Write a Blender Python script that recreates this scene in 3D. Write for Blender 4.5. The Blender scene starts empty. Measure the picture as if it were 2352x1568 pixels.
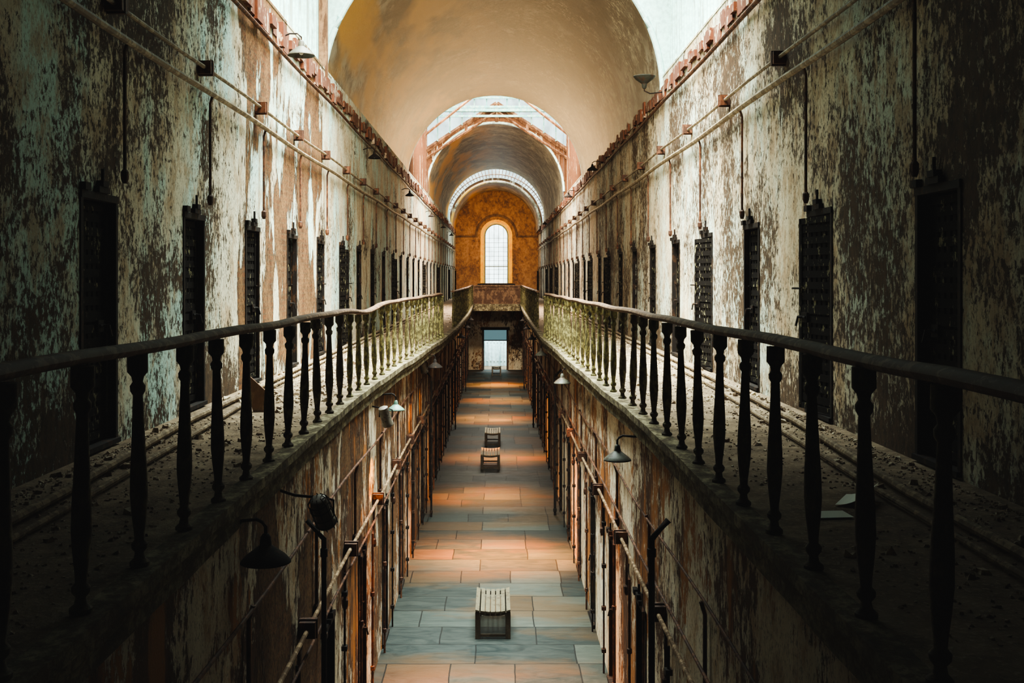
import bpy, math, random
from mathutils import Vector, Matrix
random.seed(7)
C = bpy.context.scene.collection
EYE = 5.6; GZ = 4.17; W = 3.3
LWL = -1.74; LWR = 1.58
pi = math.pi

# ---------------------------------------------------------------- mesh builder
class M:
    def __init__(s): s.v=[]; s.f=[]
    def box(s,x0,x1,y0,y1,z0,z1):
        n=len(s.v)
        s.v+=[(x0,y0,z0),(x1,y0,z0),(x1,y1,z0),(x0,y1,z0),(x0,y0,z1),(x1,y0,z1),(x1,y1,z1),(x0,y1,z1)]
        s.f+=[tuple(n+i for i in q) for q in [(0,3,2,1),(4,5,6,7),(0,1,5,4),(1,2,6,5),(2,3,7,6),(3,0,4,7)]]
        return s
    def quad(s,a,b,c,d):
        n=len(s.v); s.v+=[a,b,c,d]; s.f.append((n,n+1,n+2,n+3)); return s
    def tube(s,pts,r,seg=8,rx=None,cap=True):
        pts=[Vector(p) for p in pts]; n0=len(s.v); N=len(pts)
        for i,p in enumerate(pts):
            if i==0: d=pts[1]-pts[0]
            elif i==N-1: d=pts[-1]-pts[-2]
            else: d=(pts[i+1]-pts[i]).normalized()+(pts[i]-pts[i-1]).normalized()
            d.normalize()
            up=Vector((0,0,1)) if abs(d.z)<.9 else Vector((0,1,0))
            a=d.cross(up).normalized(); b=a.cross(d).normalized()
            rr=r[i] if isinstance(r,(list,tuple)) else r
            ra=rx if rx else rr
            for k in range(seg):
                t=2*pi*k/seg
                s.v.append(tuple(p+a*math.cos(t)*ra+b*math.sin(t)*rr))
        for i in range(N-1):
            for k in range(seg):
                k2=(k+1)%seg
                s.f.append((n0+i*seg+k,n0+i*seg+k2,n0+(i+1)*seg+k2,n0+(i+1)*seg+k))
        if cap:
            s.f.append(tuple(n0+k for k in range(seg))[::-1]); s.f.append(tuple(n0+(N-1)*seg+k for k in range(seg)))
        return s
    def lathe(s,prof,seg=20,c=(0,0,0),cap=True):
        n0=len(s.v); N=len(prof)
        for r,z in prof:
            for k in range(seg):
                t=2*pi*k/seg; s.v.append((c[0]+r*math.cos(t),c[1]+r*math.sin(t),c[2]+z))
        for i in range(N-1):
            for k in range(seg):
                k2=(k+1)%seg
                s.f.append((n0+i*seg+k,n0+i*seg+k2,n0+(i+1)*seg+k2,n0+(i+1)*seg+k))
        if cap:
            s.f.append(tuple(n0+k for k in range(seg))[::-1]); s.f.append(tuple(n0+(N-1)*seg+k for k in range(seg)))
        return s
    def mesh(s,name,mat,smooth=False):
        me=bpy.data.meshes.new(name); me.from_pydata(s.v,[],s.f); me.update()
        if mat: me.materials.append(mat)
        if smooth:
            for p in me.polygons: p.use_smooth=True
            try: me.set_sharp_from_angle(angle=math.radians(42))
            except Exception: pass
        return me

def add(name,me,parent=None,loc=(0,0,0),rot=(0,0,0)):
    o=bpy.data.objects.new(name,me); C.objects.link(o)
    o.location=loc; o.rotation_euler=rot
    if parent: o.parent=parent
    return o
def thing(name,label,cat,loc=(0,0,0),rot=(0,0,0),group=None,me=None):
    o=add(name,me,None,loc,rot); o["label"]=label; o["category"]=cat
    if group: o["group"]=group
    return o
def struct(name,me,label,cat,loc=(0,0,0),rot=(0,0,0)):
    o=thing(name,label,cat,loc,rot,None,me); o["kind"]="structure"; return o
def bevel(o,w=.006,seg=2):
    m=o.modifiers.new("b","BEVEL"); m.width=w; m.segments=seg; m.limit_method='ANGLE'

# ---------------------------------------------------------------- materials
class NT:
    def __init__(s,name):
        s.m=bpy.data.materials.new(name); s.m.use_nodes=True; s.t=s.m.node_tree
        s.b=s.t.nodes["Principled BSDF"]
        s.geo=s.n("ShaderNodeNewGeometry"); s.pos=s.geo.outputs["Position"]
    def n(s,t): return s.t.nodes.new(t)
    def l(s,a,b): s.t.links.new(a,b)
    def map(s,scale,loc=(0,0,0),src=None):
        n=s.n("ShaderNodeMapping"); n.inputs["Scale"].default_value=scale; n.inputs["Location"].default_value=loc
        s.l(src or s.pos,n.inputs[0]); return n.outputs[0]
    def noise(s,vec,scale,detail=6,rough=.6,dist=0):
        n=s.n("ShaderNodeTexNoise"); n.inputs["Scale"].default_value=scale; n.inputs["Detail"].default_value=detail
        n.inputs["Roughness"].default_value=rough; n.inputs["Distortion"].default_value=dist; s.l(vec,n.inputs["Vector"]); return n.outputs["Fac"]
    def ramp(s,fac,stops,interp='LINEAR'):
        n=s.n("ShaderNodeValToRGB"); s.l(fac,n.inputs[0]); r=n.color_ramp; r.interpolation=interp
        while len(r.elements)<len(stops): r.elements.new(.5)
        for e,(p,c) in zip(r.elements,stops):
            e.position=p; e.color=(c,c,c,1) if not isinstance(c,tuple) else (*c,1)
        return n.outputs[0]
    def mix(s,fac,a,b,typ='MIX'):
        n=s.n("ShaderNodeMix"); n.data_type='RGBA'; n.blend_type=typ
        for v,i in ((fac,0),(a,6),(b,7)):
            if isinstance(v,(int,float)): n.inputs[i].default_value=v
            elif isinstance(v,tuple): n.inputs[i].default_value=(*v,1)
            else: s.l(v,n.inputs[i])
        return n.outputs[2]
    def math(s,op,a,b=None,clamp=False):
        n=s.n("ShaderNodeMath"); n.operation=op; n.use_clamp=clamp
        for v,i in ((a,0),(b,1)):
            if v is None: continue
            if isinstance(v,(int,float)): n.inputs[i].default_value=v
            else: s.l(v,n.inputs[i])
        return n.outputs[0]
    def sep(s,vec=None):
        n=s.n("ShaderNodeSeparateXYZ"); s.l(vec or s.pos,n.inputs[0]); return n.outputs
    def mr(s,v,a,b,c=0.,d=1.):
        n=s.n("ShaderNodeMapRange"); s.l(v,n.inputs[0])
        for i,x in enumerate((a,b,c,d)): n.inputs[i+1].default_value=x
        return n.outputs[0]
    def bump(s,h,st=.5,dist=.02):
        n=s.n("ShaderNodeBump"); n.inputs["Strength"].default_value=st; n.inputs["Distance"].default_value=dist
        s.l(h,n.inputs["Height"]); s.l(n.outputs[0],s.b.inputs["Normal"])
    def out(s,col,rough=.8,metal=0.,spec=None):
        if isinstance(col,tuple): s.b.inputs["Base Color"].default_value=(*col,1)
        else: s.l(col,s.b.inputs["Base Color"])
        if isinstance(rough,(int,float)): s.b.inputs["Roughness"].default_value=rough
        else: s.l(rough,s.b.inputs["Roughness"])
        s.b.inputs["Metallic"].default_value=metal
        if spec is not None: s.b.inputs["Specular IOR Level"].default_value=spec
        return s.m

def peel(name,light,light2,dark,dark2,sc=11,st=.55,th=.5,seed=0,brick=None,bias=.9,stk=.25,rust=None,teal=None,zlow=0,far=0,tan=(.42,.28,.16),rth=.49,tanth=.48):
    n=NT(name)
    sp=n.sep()
    a=n.noise(n.map((1,1,st),(seed,seed*1.7,0)),sc,15,.78,.2)
    mid=n.noise(n.map((1,1,.85),(seed+2,seed,3)),5,10,.7,.4)
    big=n.noise(n.map((1,1,.8),(seed+5,3,1)),.6,4,.55)
    streak=n.noise(n.map((1,1,.12),(seed,9,0)),12,6,.6)
    s=n.math('ADD',a,n.math('MULTIPLY',n.math('SUBTRACT',big,.5),bias))
    s=n.math('ADD',s,n.math('MULTIPLY',n.math('SUBTRACT',mid,.5),.46))
    s=n.math('ADD',s,n.math('MULTIPLY',n.math('SUBTRACT',streak,.5),stk))
    if zlow:
        s=n.math('SUBTRACT',s,n.mr(sp[2],zlow+.7,zlow,0.,.08))
    if far: s=n.math('ADD',s,n.mr(sp[1],11,14,0.,far))
    mask=n.ramp(s,[(th-.010,0.),(th+.018,1.)])
    cl=n.mix(n.ramp(n.noise(n.map((1,1,.25),(2,seed,0)),2.2,8,.65),[(.35,0.),(.65,1.)]),light,light2)
    if teal:
        t=n.noise(n.map((1,1,.5),(seed,6,8)),.7,5,.6); cl=n.mix(n.ramp(t,[(.46,0.),(.56,.9)]),cl,teal)
    tn=n.noise(n.map((1,1,.6),(seed+9,4,2)),3.2,13,.77)
    cl=n.mix(n.ramp(tn,[(tanth,0.),(tanth+.09,.75)]),cl,tan)
    fine=n.noise(n.map((1,1,.6)),42,6,.7)
    cl=n.mix(n.ramp(fine,[(.38,.75),(.48,0.)]),cl,tuple(c*.35 for c in light2))
    cd=n.mix(n.ramp(n.noise(n.map((1,1,.5),(7,7,seed)),14,8,.7),[(.35,0.),(.7,1.)]),dark,dark2)
    if rust:
        r=n.noise(n.map((1,1,.22),(seed,1,6)),2.2,8,.65)
        cd=n.mix(n.ramp(r,[(rth,0.),(rth+.07,.9)]),cd,rust)
    col=n.mix(mask,cd,cl)
    h=mask
    if brick:
        y0,y1,bth=brick
        m=n.math('MULTIPLY',n.mr(sp[1],y0-.5,y0+.5),n.mr(sp[1],y1+1,y1-1))
        bn=n.noise(n.map((1,1.1,.42),(seed+1,5,4)),.95,15,.66,.2)
        mm=n.math('MULTIPLY',m,bn)
        m=n.ramp(mm,[(bth,0.),(bth+.010,1.)])
        edge=n.ramp(mm,[(bth-.02,0.),(bth+.0,1.),(bth+.02,0.)])
        bt=n.n("ShaderNodeTexBrick"); bt.inputs["Scale"].default_value=1
        cmb=n.n("ShaderNodeCombineXYZ"); n.l(sp[1],cmb.inputs[0]); n.l(sp[2],cmb.inputs[1]); n.l(cmb.outputs[0],bt.inputs["Vector"])
        bt.inputs["Brick Width"].default_value=.24; bt.inputs["Row Height"].default_value=.085; bt.inputs["Mortar Size"].default_value=.012
        bt.inputs["Color1"].default_value=(.21,.085,.036,1); bt.inputs["Color2"].default_value=(.10,.042,.019,1); bt.inputs["Mortar"].default_value=(.13,.08,.045,1)
        bc=n.mix(n.ramp(n.noise(n.map((1,1,.5)),4,15,.82),[(.44,0.),(.53,.85)]),bt.outputs["Color"],(.245,.135,.06))
        bc=n.mix(n.ramp(fine,[(.40,.85),(.52,0.)]),bc,(.045,.022,.012))
        col=n.mix(m,col,bc); col=n.mix(n.math('MULTIPLY',edge,.8),col,(.05,.022,.012))
        h=n.math('ADD',mask,n.math('MULTIPLY',m,-1.6))
    n.bump(n.math('ADD',h,n.math('MULTIPLY',fine,.5)),.9,.02)
    return n.out(col,.85,0,.2)

wallL=peel("wall_left_plaster",(.74,.69,.54),(.58,.51,.38),(.035,.023,.013),(.125,.072,.038),17,.7,.475,0,(13.4,21.5,.485),.8,.05,None,(.52,.72,.67),GZ,.09)
wallR=peel("wall_right_plaster",(.70,.62,.46),(.54,.43,.29),(.042,.027,.016),(.145,.085,.047),19,.6,.485,13,None,.6,.08,None,(.58,.65,.56),GZ,.03,(.40,.26,.15),.49,.47)
lowL=peel("lower_left_plaster",(.76,.68,.54),(.56,.45,.31),(.05,.025,.013),(.16,.07,.033),13,.5,.485,23,(7,45,.50),1.0,.15,(.42,.165,.045),None,0,0,(.44,.25,.12),.47,.50)
lowR=peel("lower_right_plaster",(.78,.70,.55),(.60,.47,.32),(.05,.025,.013),(.17,.075,.036),13,.5,.46,31,None,1.0,.15,(.38,.15,.045),None,0,0,(.45,.27,.14),.48,.50)

def vaultmat(nm,g=1.,crown_k=.6):
    n=NT(nm)
    S=lambda c:tuple(min(x*g,.8) for x in c)
    sp=n.sep()
    a=n.noise(n.map((1,.7,1)),.9,12,.62,.3)
    col=n.ramp(a,[(.34,S((.16,.135,.09))),(.48,S((.31,.28,.205))),(.62,S((.52,.49,.38)))])
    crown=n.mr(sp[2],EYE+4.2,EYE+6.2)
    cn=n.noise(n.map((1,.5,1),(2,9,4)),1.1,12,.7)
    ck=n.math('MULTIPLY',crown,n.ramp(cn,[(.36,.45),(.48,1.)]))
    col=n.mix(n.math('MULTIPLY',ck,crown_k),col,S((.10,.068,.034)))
    f=n.noise(n.map((1,1,1),(3,3,3)),9,15,.8)
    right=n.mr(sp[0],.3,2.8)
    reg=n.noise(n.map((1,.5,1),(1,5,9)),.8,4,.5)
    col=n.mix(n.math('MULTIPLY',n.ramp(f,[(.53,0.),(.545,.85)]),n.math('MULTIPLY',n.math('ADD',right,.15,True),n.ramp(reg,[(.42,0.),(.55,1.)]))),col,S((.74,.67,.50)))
    dk=n.noise(n.map((1,.8,1),(6,6,3)),2.0,15,.78,.3)
    col=n.mix(n.ramp(dk,[(.50,0.),(.52,.75)]),col,S((.10,.07,.038)))
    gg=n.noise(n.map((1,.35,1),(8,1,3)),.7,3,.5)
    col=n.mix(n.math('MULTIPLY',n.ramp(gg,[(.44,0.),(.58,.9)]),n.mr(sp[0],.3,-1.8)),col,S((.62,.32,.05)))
    n.bump(n.math('ADD',n.math('MULTIPLY',f,.5),a),.7,.04)
    return n.out(col,.40,0,.5)
vault=vaultmat("vault_plaster",.64,1.); vault2=vaultmat("lightened_vault_plaster",1.2,.3); vault3=vaultmat("tan_vault_plaster",.85,.2)  # second vault's plaster is lightened in place of missing light
def endmat(nm,c0,c1,c2):
    n=NT(nm)
    a=n.noise(n.map((1,1,.8)),4,14,.8,.3)
    b=n.noise(n.map((1,1,.7),(3,3,1)),1.,4,.5)
    a=n.math('ADD',n.math('MULTIPLY',a,.65),n.math('MULTIPLY',b,.35))
    col=n.ramp(a,[(.42,c0),(.5,c1),(.58,c2)])
    n.bump(a,.5,.04)
    return n.out(col,.8)
endm=endmat("end_wall_ochre_plaster",(.09,.040,.018),(.24,.118,.05),(.34,.19,.09))
ambm=endmat("amber_glow_plaster",(.85,.36,.02),(.95,.52,.04),(.95,.62,.09))  # orange glow of the window reveal put into the plaster colour
def floormat():
    n=NT("slate_paving")
    wob=n.n("ShaderNodeVectorMath"); wob.operation='MULTIPLY_ADD'
    nz=n.n("ShaderNodeTexNoise"); nz.inputs["Scale"].default_value=1.2; nz.inputs["Detail"].default_value=3; n.l(n.pos,nz.inputs["Vector"])
    n.l(nz.outputs["Color"],wob.inputs[0]); wob.inputs[1].default_value=(.05,.05,0); n.l(n.pos,wob.inputs[2])
    b=n.n("ShaderNodeTexBrick"); n.l(n.map((1,1,1),(.3,.1,0),wob.outputs[0]),b.inputs["Vector"])
    b.inputs["Scale"].default_value=1; b.inputs["Brick Width"].default_value=1.5; b.inputs["Row Height"].default_value=.84
    b.inputs["Mortar Size"].default_value=.010; b.offset=.37; b.squash=.62; b.squash_frequency=3
    b.inputs["Color1"].default_value=(0,0,0,1); b.inputs["Color2"].default_value=(1,1,1,1); b.inputs["Mortar"].default_value=(.3,.3,.3,1)
    slab=n.ramp(b.outputs["Color"],[(0.,(.010,.015,.015)),(.28,(.026,.034,.031)),(.45,(.014,.020,.020)),(.62,(.048,.053,.044)),(.78,(.020,.027,.026)),(.88,(.058,.030,.013)),(.97,(.036,.040,.035))],'CONSTANT')
    a=n.noise(n.map((.6,1.6,1)),2.6,13,.78,1.4)
    col=n.mix(.36,slab,n.ramp(a,[(.38,(.006,.010,.010)),(.62,(.056,.057,.047))]),'MIX')
    warm_patch=n.noise(n.map((.5,1,1),(4,4,4)),.7,6,.6)
    col=n.mix(n.ramp(warm_patch,[(.48,0.),(.60,.6)]),col,(.062,.034,.014))  # ochre patches put the floor's orange light into its colour
    col=n.mix(n.math('MULTIPLY',b.outputs["Fac"],.9),col,(.003,.003,.003))
    n.bump(n.math('ADD',n.math('MULTIPLY',b.outputs["Fac"],-.5),n.math('MULTIPLY',a,.8)),.5,.016)
    return n.out(col,n.ramp(a,[(.3,.45),(.7,.75)]),0,.2)
floorm=floormat()
def galmat():
    n=NT("dusty_gallery_concrete"); a=n.noise(n.pos,3,10,.7); b=n.noise(n.pos,30,6,.7)
    col=n.ramp(a,[(.35,(.11,.075,.048)),(.55,(.25,.18,.115)),(.7,(.40,.31,.21))])
    col=n.mix(n.ramp(b,[(.55,0.),(.62,.6)]),col,(.46,.37,.26))
    n.bump(b,.8,.025); return n.out(col,.95,0,.2)
galm=galmat()
def mossmat():
    n=NT("mossy_stone_edge"); a=n.noise(n.map((1,.5,1)),6,12,.75); b=n.noise(n.map((1,1,1),(5,5,5)),16,8,.7)
    col=n.ramp(a,[(.36,(.035,.028,.017)),(.48,(.13,.105,.06)),(.58,(.31,.27,.165)),(.7,(.50,.42,.28))])
    col=n.mix(n.ramp(b,[(.48,0.),(.58,.8)]),col,(.065,.040,.024)); n.bump(b,.8,.02); return n.out(col,.9,0,.2)
moss=mossmat()
def speck(name,base,spot,th=.52,sc=14,rough=.6,st=.5,metal=0.,soft=.03,spec=.3):
    n=NT(name); tc=n.pos
    a=n.noise(n.map((1,1,st)),sc,8,.7); col=n.mix(n.ramp(a,[(th,0.),(th+soft,1.)]),base,spot)
    b=n.noise(n.map((1,1,1),(2,2,2)),sc*3,4,.6); col=n.mix(n.ramp(b,[(.35,.4),(.6,0.)]),col,tuple(c*.4 for c in base))
    n.bump(a,.3,.004); return n.out(col,rough,metal,spec)
balm=speck("olive_peeling_iron",(.065,.042,.025),(.25,.22,.11),.50,22,.75,.5,0,.10,.25)
balm2=speck("lit_green_peeling_iron",(.075,.064,.030),(.27,.25,.11),.46,26,.8,.5,0,.12,.15)  # greener copy of the olive iron; light on farther balusters put into colour
balm3=speck("dark_olive_iron",(.055,.045,.022),(.20,.18,.08),.47,26,.8,.5,0,.12,.15)
railm=speck("worn_brown_wood_rail",(.12,.066,.037),(.23,.14,.085),.52,9,.7,1,spec=.25)
ironm=speck("black_rusty_iron",(.016,.012,.010),(.06,.032,.018),.55,12,.8,spec=.15)
gatem=speck("black_gate_flaking_paint",(.012,.009,.007),(.30,.27,.16),.59,14,.9,spec=.08)
gate2=speck("rusty_brown_gate_iron",(.03,.016,.010),(.15,.072,.036),.53,10,.85,spec=.1)
pipem=speck("cream_painted_pipe",(.19,.14,.09),(.36,.29,.20),.5,8,.6)
lpipem=speck("dull_brown_pipe",(.13,.08,.045),(.30,.21,.13),.5,8,.7,spec=.15)
fpipem=speck("dusty_floor_pipe",(.20,.145,.095),(.36,.275,.18),.5,8,.8,spec=.15)
boxm=speck("rusty_junction_iron",(.06,.026,.015),(.17,.07,.035),.5,10,.7)
woodm=speck("weathered_plank_wood",(.11,.052,.027),(.24,.13,.07),.5,5,.8,.15)
shadewood=speck("recess_shade_plank_wood",(.010,.007,.005),(.022,.014,.009),.5,5,.95,.15,spec=.05)  # planks near black: shade of the door recess put into the colour
boardm=speck("whitewashed_boarding",(.50,.73,.70),(.34,.42,.39),.56,3.5,.75,.08)
brownbm=speck("brown_lantern_boards",(.15,.065,.03),(.50,.42,.32),.57,4,.8,.08)
tealm=speck("teal_painted_timber",(.10,.27,.27),(.20,.34,.31),.5,6,.6)
brickm=speck("crumbling_red_brick",(.14,.050,.026),(.48,.38,.28),.55,5,.9,.5)
benchm=speck("pale_bench_slat_wood",(.090,.077,.052),(.058,.045,.03),.56,8,.75,1,spec=.1)
benchp=speck("lightened_bench_slat_wood",(.30,.26,.18),(.22,.18,.12),.56,8,.7,1,spec=.15)  # lightened copy; brightness the middle benches lack is put into the colour
benchd=speck("grey_bench_frame_wood",(.06,.046,.03),(.09,.07,.047),.5,8,.7)
enam=speck("grey_green_enamel",(.075,.075,.058),(.05,.03,.018),.54,9,.55)
enamd=speck("dark_tarnished_enamel",(.035,.037,.03),(.05,.028,.018),.54,9,.6,spec=.15)
enam2=speck("verdigris_green_enamel",(.11,.21,.16),(.09,.06,.035),.56,9,.5)
alum=speck("dull_aluminium",(.17,.15,.12),(.07,.055,.045),.55,9,.5,1,.3)
n=NT("paper"); paperm=n.out((.72,.74,.66),.8)
rubm=speck("plaster_rubble",(.22,.15,.095),(.56,.47,.34),.50,9,.95)
n=NT("white_glass_bulb"); bulbm=n.out((.5,.48,.42),.3)
fencem=speck("white_corrugated_fence",(.66,.82,.82),(.40,.56,.57),.55,2,.6,.1)
def emis(name,c,s,vary=0):
    n=NT(name); n.b.inputs["Base Color"].default_value=(0,0,0,1); n.b.inputs["Emission Strength"].default_value=s
    if vary:
        a=n.noise(n.map((1.,1.,.6)),1.6,4,.6); col=n.ramp(a,[(.35,tuple(x*(1-vary) for x in c)),(.6,c)])
        n.l(col,n.b.inputs["Emission Color"])
    else: n.b.inputs["Emission Color"].default_value=(*c,1)
    return n.m
skyglass=emis("sky_glass",(.75,.95,1.),1.,.3)
endglass=emis("window_glass_daylight",(.78,.96,.97),2.8,.35)
langlass=emis("lantern_glass",(.70,.95,.96),1.6,.4)

# ---------------------------------------------------------------- layout helpers
def interp(pts,y):
    if y<=pts[0][0]: return pts[0][1]
    for (a,b),(c,d) in zip(pts,pts[1:]):
        if y<=c:
            t=(y-a)/(c-a); t=t*t*(3-2*t)*.5+t*.5; return b+(d-b)*t
    return pts[-1][1]
ER=[(9,1.49),(11.5,1.47),(14.3,1.39),(20,1.26),(27,1.12),(33,1.12),(45,1.18),(62,1.33)]
EL=[(12.3,1.71),(14,1.69),(17,1.62),(21,1.46),(27,1.27),(33,1.17),(45,1.17),(62,1.33)]
def edge(side,y): return interp(ER,y) if side>0 else -interp(EL,y)

Y0=-6.; YE=87.; YL=67.
upR=[8.14+2.97*i for i in range(-4,27)]; upR=[y for y in upR if y<85.5 and y>-5]
upL=[9.03+2.83*i for i in range(-4,28)]; upL=[y for y in upL if y<85.5 and y>-5]
loR=[8.9+2.97*i for i in range(-4,20)]; loR=[y for y in loR if -5<y<65]
loL=[8.4+2.83*i for i in range(-4,21)]; loL=[y for y in loL if -5<y<65]
DW=.8; DH=2.1; LW=.76

def wall_open(x,sgn,y0,y1,z0,z1,cents,w,zb,zt,depth):
    m=M(); xb=x+sgn*depth; y=y0
    for c in cents:
        a=c-w/2; b=c+w/2
        m.quad((x,y,z0),(x,a,z0),(x,a,z1),(x,y,z1))
        m.quad((x,a,zt),(x,b,zt),(x,b,z1),(x,a,z1))
        if zb>z0+.001: m.quad((x,a,z0),(x,b,z0),(x,b,zb),(x,a,zb))
        m.quad((x,a,zb),(xb,a,zb),(xb,a,zt),(x,a,zt)); m.quad((x,b,zb),(xb,b,zb),(xb,b,zt),(x,b,zt))
        m.quad((x,a,zt),(xb,a,zt),(xb,b,zt),(x,b,zt)); m.quad((x,a,zb),(xb,a,zb),(xb,b,zb),(x,b,zb))
        m.quad((xb,a,zb),(xb,b,zb),(xb,b,zt),(xb,a,zt)); y=b
    m.quad((x,y,z0),(x,y1,z0),(x,y1,z1),(x,y,z1))
    return m
CZ=EYE+3.55   # underside of cornice
struct("wall_right",wall_open(W,1,Y0,YE,GZ-.1,CZ+.5,upR,DW,GZ+.02,GZ+DH,.5).mesh("wall_right",wallR),"upper corridor wall of blotchy peeling cream plaster with cell doorways","wall")
struct("wall_left",wall_open(-W,-1,Y0,YE,GZ-.1,CZ+.5,upL,DW,GZ+.02,GZ+DH,.5).mesh("wall_left",wallL),"upper corridor wall of peeling plaster with exposed red brick patches","wall")
struct("wall_right_lower",wall_open(LWR,1,Y0,YL,0,GZ-.2,loR,LW,.02,2.05,.4).mesh("wall_right_lower",lowR),"lower corridor wall of streaked peeling plaster with cell doorways","wall")
struct("wall_left_lower",wall_open(LWL,-1,Y0,YL,0,GZ-.2,loL,LW,.02,2.05,.4).mesh("wall_left_lower",lowL),"lower corridor wall of flaking plaster and bare brown patches","wall")
m=M(); m.quad((-4,Y0,0),(4,Y0,0),(4,Y0,14),(-4,Y0,14)); struct("wall_back",m.mesh("wall_back",wallR),"plain closing wall of peeling plaster","wall")
m=M(); m.box(-2.2,2.2,Y0,YL+.3,-.2,0); struct("floor",m.mesh("floor",floorm),"corridor floor paved with large grey slate slabs","floor")

# gallery floors and edges
ys=[Y0+.5*i for i in range(int((62-Y0)/.5)+1)]
for side,nm in ((1,"floor_gallery_right"),(-1,"floor_gallery_left")):
    m=M(); n0=0
    for y in ys:
        e=edge(side,y)
        m.v+=[(e,y,GZ),(side*(W+.05),y,GZ),(side*(W+.05),y,GZ-.25),(e+side*.05,y,GZ-.25)]
    for i in range(len(ys)-1):
        a=i*4;b=a+4
        for k in range(4):
            k2=(k+1)%4; m.f.append((a+k,a+k2,b+k2,b+k))
    struct(nm,m.mesh(nm,galm),"gallery walkway slab of dusty rubble-strewn concrete","floor")
    m=M(); prof=[(-.05,.012),(-.05,-.06),(-.02,-.085),(-.02,-.13),(.01,-.16),(.01,-.24),(.06,-.27),(.09,-.27),(.09,.012)]
    NP=len(prof)
    for y in ys:
        e=edge(side,y)
        jx=random.uniform(-.006,.006); jz=random.uniform(-.006,.006)
        m.v+=[(e+side*(px+jx),y,GZ+pz+jz) for px,pz in prof]
    for i in range(len(ys)-1):
        for k in range(NP):
            k2=(k+1)%NP; m.f.append((i*NP+k,i*NP+k2,(i+1)*NP+k2,(i+1)*NP+k))
    struct("trim_1" if side>0 else "trim_2",m.mesh("trim_edge",moss),"moulded gallery edge stone with green moss and flaking paint","trim")
m=M(); m.box(-1.8,1.6,-2.5,.8,GZ-.25,GZ-.01); struct("floor_bridge",m.mesh("fb",galm),"concrete bridge slab joining the two galleries","floor")
m=M(); m.box(-3.3,3.3,62.2,YE,GZ-.3,GZ-.005); struct("floor_landing",m.mesh("fl",galm),"concrete end landing slab between the galleries","floor")

# cornice
for side,nm,mt in ((1,"trim_3",brickm),(-1,"trim_4",brickm)):
    m=M(); y=11.5
    while y<YE-.3:
        L=random.uniform(.12,.5); d=random.uniform(.01,.08); zz=random.uniform(-.07,.10)
        x0,x1=(W-d,W+.02) if side>0 else (-W-.02,-W+d)
        m.box(x0,x1,y,min(y+L,YE-.1),CZ+.02+zz,CZ+.28+random.uniform(-.08,.07)); y+=L
    struct(nm,m.mesh(nm,mt),"broken red brick cornice along the top of the wall","trim")

# ---------------------------------------------------------------- ceilings
def arc(R,spring,n=48,cx=-.08):
    return [(cx-R*math.cos(pi*i/n),EYE+spring+R*math.sin(pi*i/n)) for i in range(n+1)]
def vault_obj(nm,y0,y1,R,spring,lab,mat=None):
    a=arc(R,spring); a=[(a[0][0],CZ+.1)]+a+[(a[-1][0],CZ+.1)]
    m=M(); ny=max(2,int((y1-y0)/2)); N=len(a)
    for j in range(ny+1):
        y=y0+(y1-y0)*j/ny
        m.v+=[(x,y,z) for x,z in a]
    for j in range(ny):
        for i in range(N-1): m.f.append((j*N+i,j*N+i+1,(j+1)*N+i+1,(j+1)*N+i))
    return struct(nm,m.mesh(nm,mat or vault,True),lab,"ceiling")
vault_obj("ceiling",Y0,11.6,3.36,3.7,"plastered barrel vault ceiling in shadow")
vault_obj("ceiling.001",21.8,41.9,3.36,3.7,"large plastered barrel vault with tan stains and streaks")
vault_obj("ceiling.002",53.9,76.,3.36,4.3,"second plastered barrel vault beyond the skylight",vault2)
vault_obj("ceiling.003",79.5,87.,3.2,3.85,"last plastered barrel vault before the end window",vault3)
def spandrel_mesh(y,R,spring,top,mat,fn=None,Wd=3.75,thick=.12):
    m=M(); a=arc(R,spring)
    f=fn or (lambda x:EYE+top)
    pts=[(-Wd,CZ+.2),(a[0][0]-.01,CZ+.2)]+a+[(a[-1][0]+.01,CZ+.2),(Wd,CZ+.2)]
    for (x0,z0),(x1,z1) in zip(pts,pts[1:]):
        if abs(x0-x1)<.02 and abs(z0-z1)>.5: continue
        for yy in ((y,y+thick) if thick else (y,)):
            m.quad((x0,yy,z0),(x1,yy,z1),(x1,yy,max(f(x1),z1)),(x0,yy,max(f(x0),z0)))
    if thick:
        for (x0,z0),(x1,z1) in zip(a,a[1:]): m.quad((x0,y,z0),(x1,y,z1),(x1,y+thick,z1),(x0,y+thick,z0))
    return m.mesh("spandrel",mat)
def spandrel(nm,y,R,spring,top,mat,lab,fn=None):
    struct(nm,spandrel_mesh(y,R,spring,top,mat,fn),lab,"wall")
spandrel("wall_spandrel_1",11.6,3.36,3.7,7.6,boardm,"whitewashed end wall above the vault arch")
spandrel("wall_spandrel_2",21.7,3.36,3.7,7.6,boardm,"whitewashed end wall around the vault arch")
spandrel("wall_spandrel_3",41.9,3.36,3.7,10,boardm,"whitewashed end wall above the vault arch")
gf=lambda x: EYE+8.55-abs(x)*.66
spandrel("wall_spandrel_4",53.62,3.36,4.3,8.5,brownbm,"brown timber boarded gable above the vault arch",gf)
spandrel("wall_spandrel_5",76.0,3.36,4.3,9,boardm,"whitewashed end wall above the vault arch")
spandrel("wall_spandrel_6",79.38,3.2,3.85,9,brownbm,"brown boarded wall above the last vault arch")
for i,(y,R,s) in enumerate([(21.68,3.36,3.7),(53.6,3.36,4.3),(79.30,3.2,3.85)]):
    m=M(); a=arc(R+.03,s); m.tube([(x,y,z) for x,z in a],.06 if i<2 else .10,8)
    struct("trim_%d"%(5+i),m.mesh("rim",boardm if i<2 else vault3,True),"pale rounded plaster rim of the vault arch","trim")
m=M()
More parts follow.
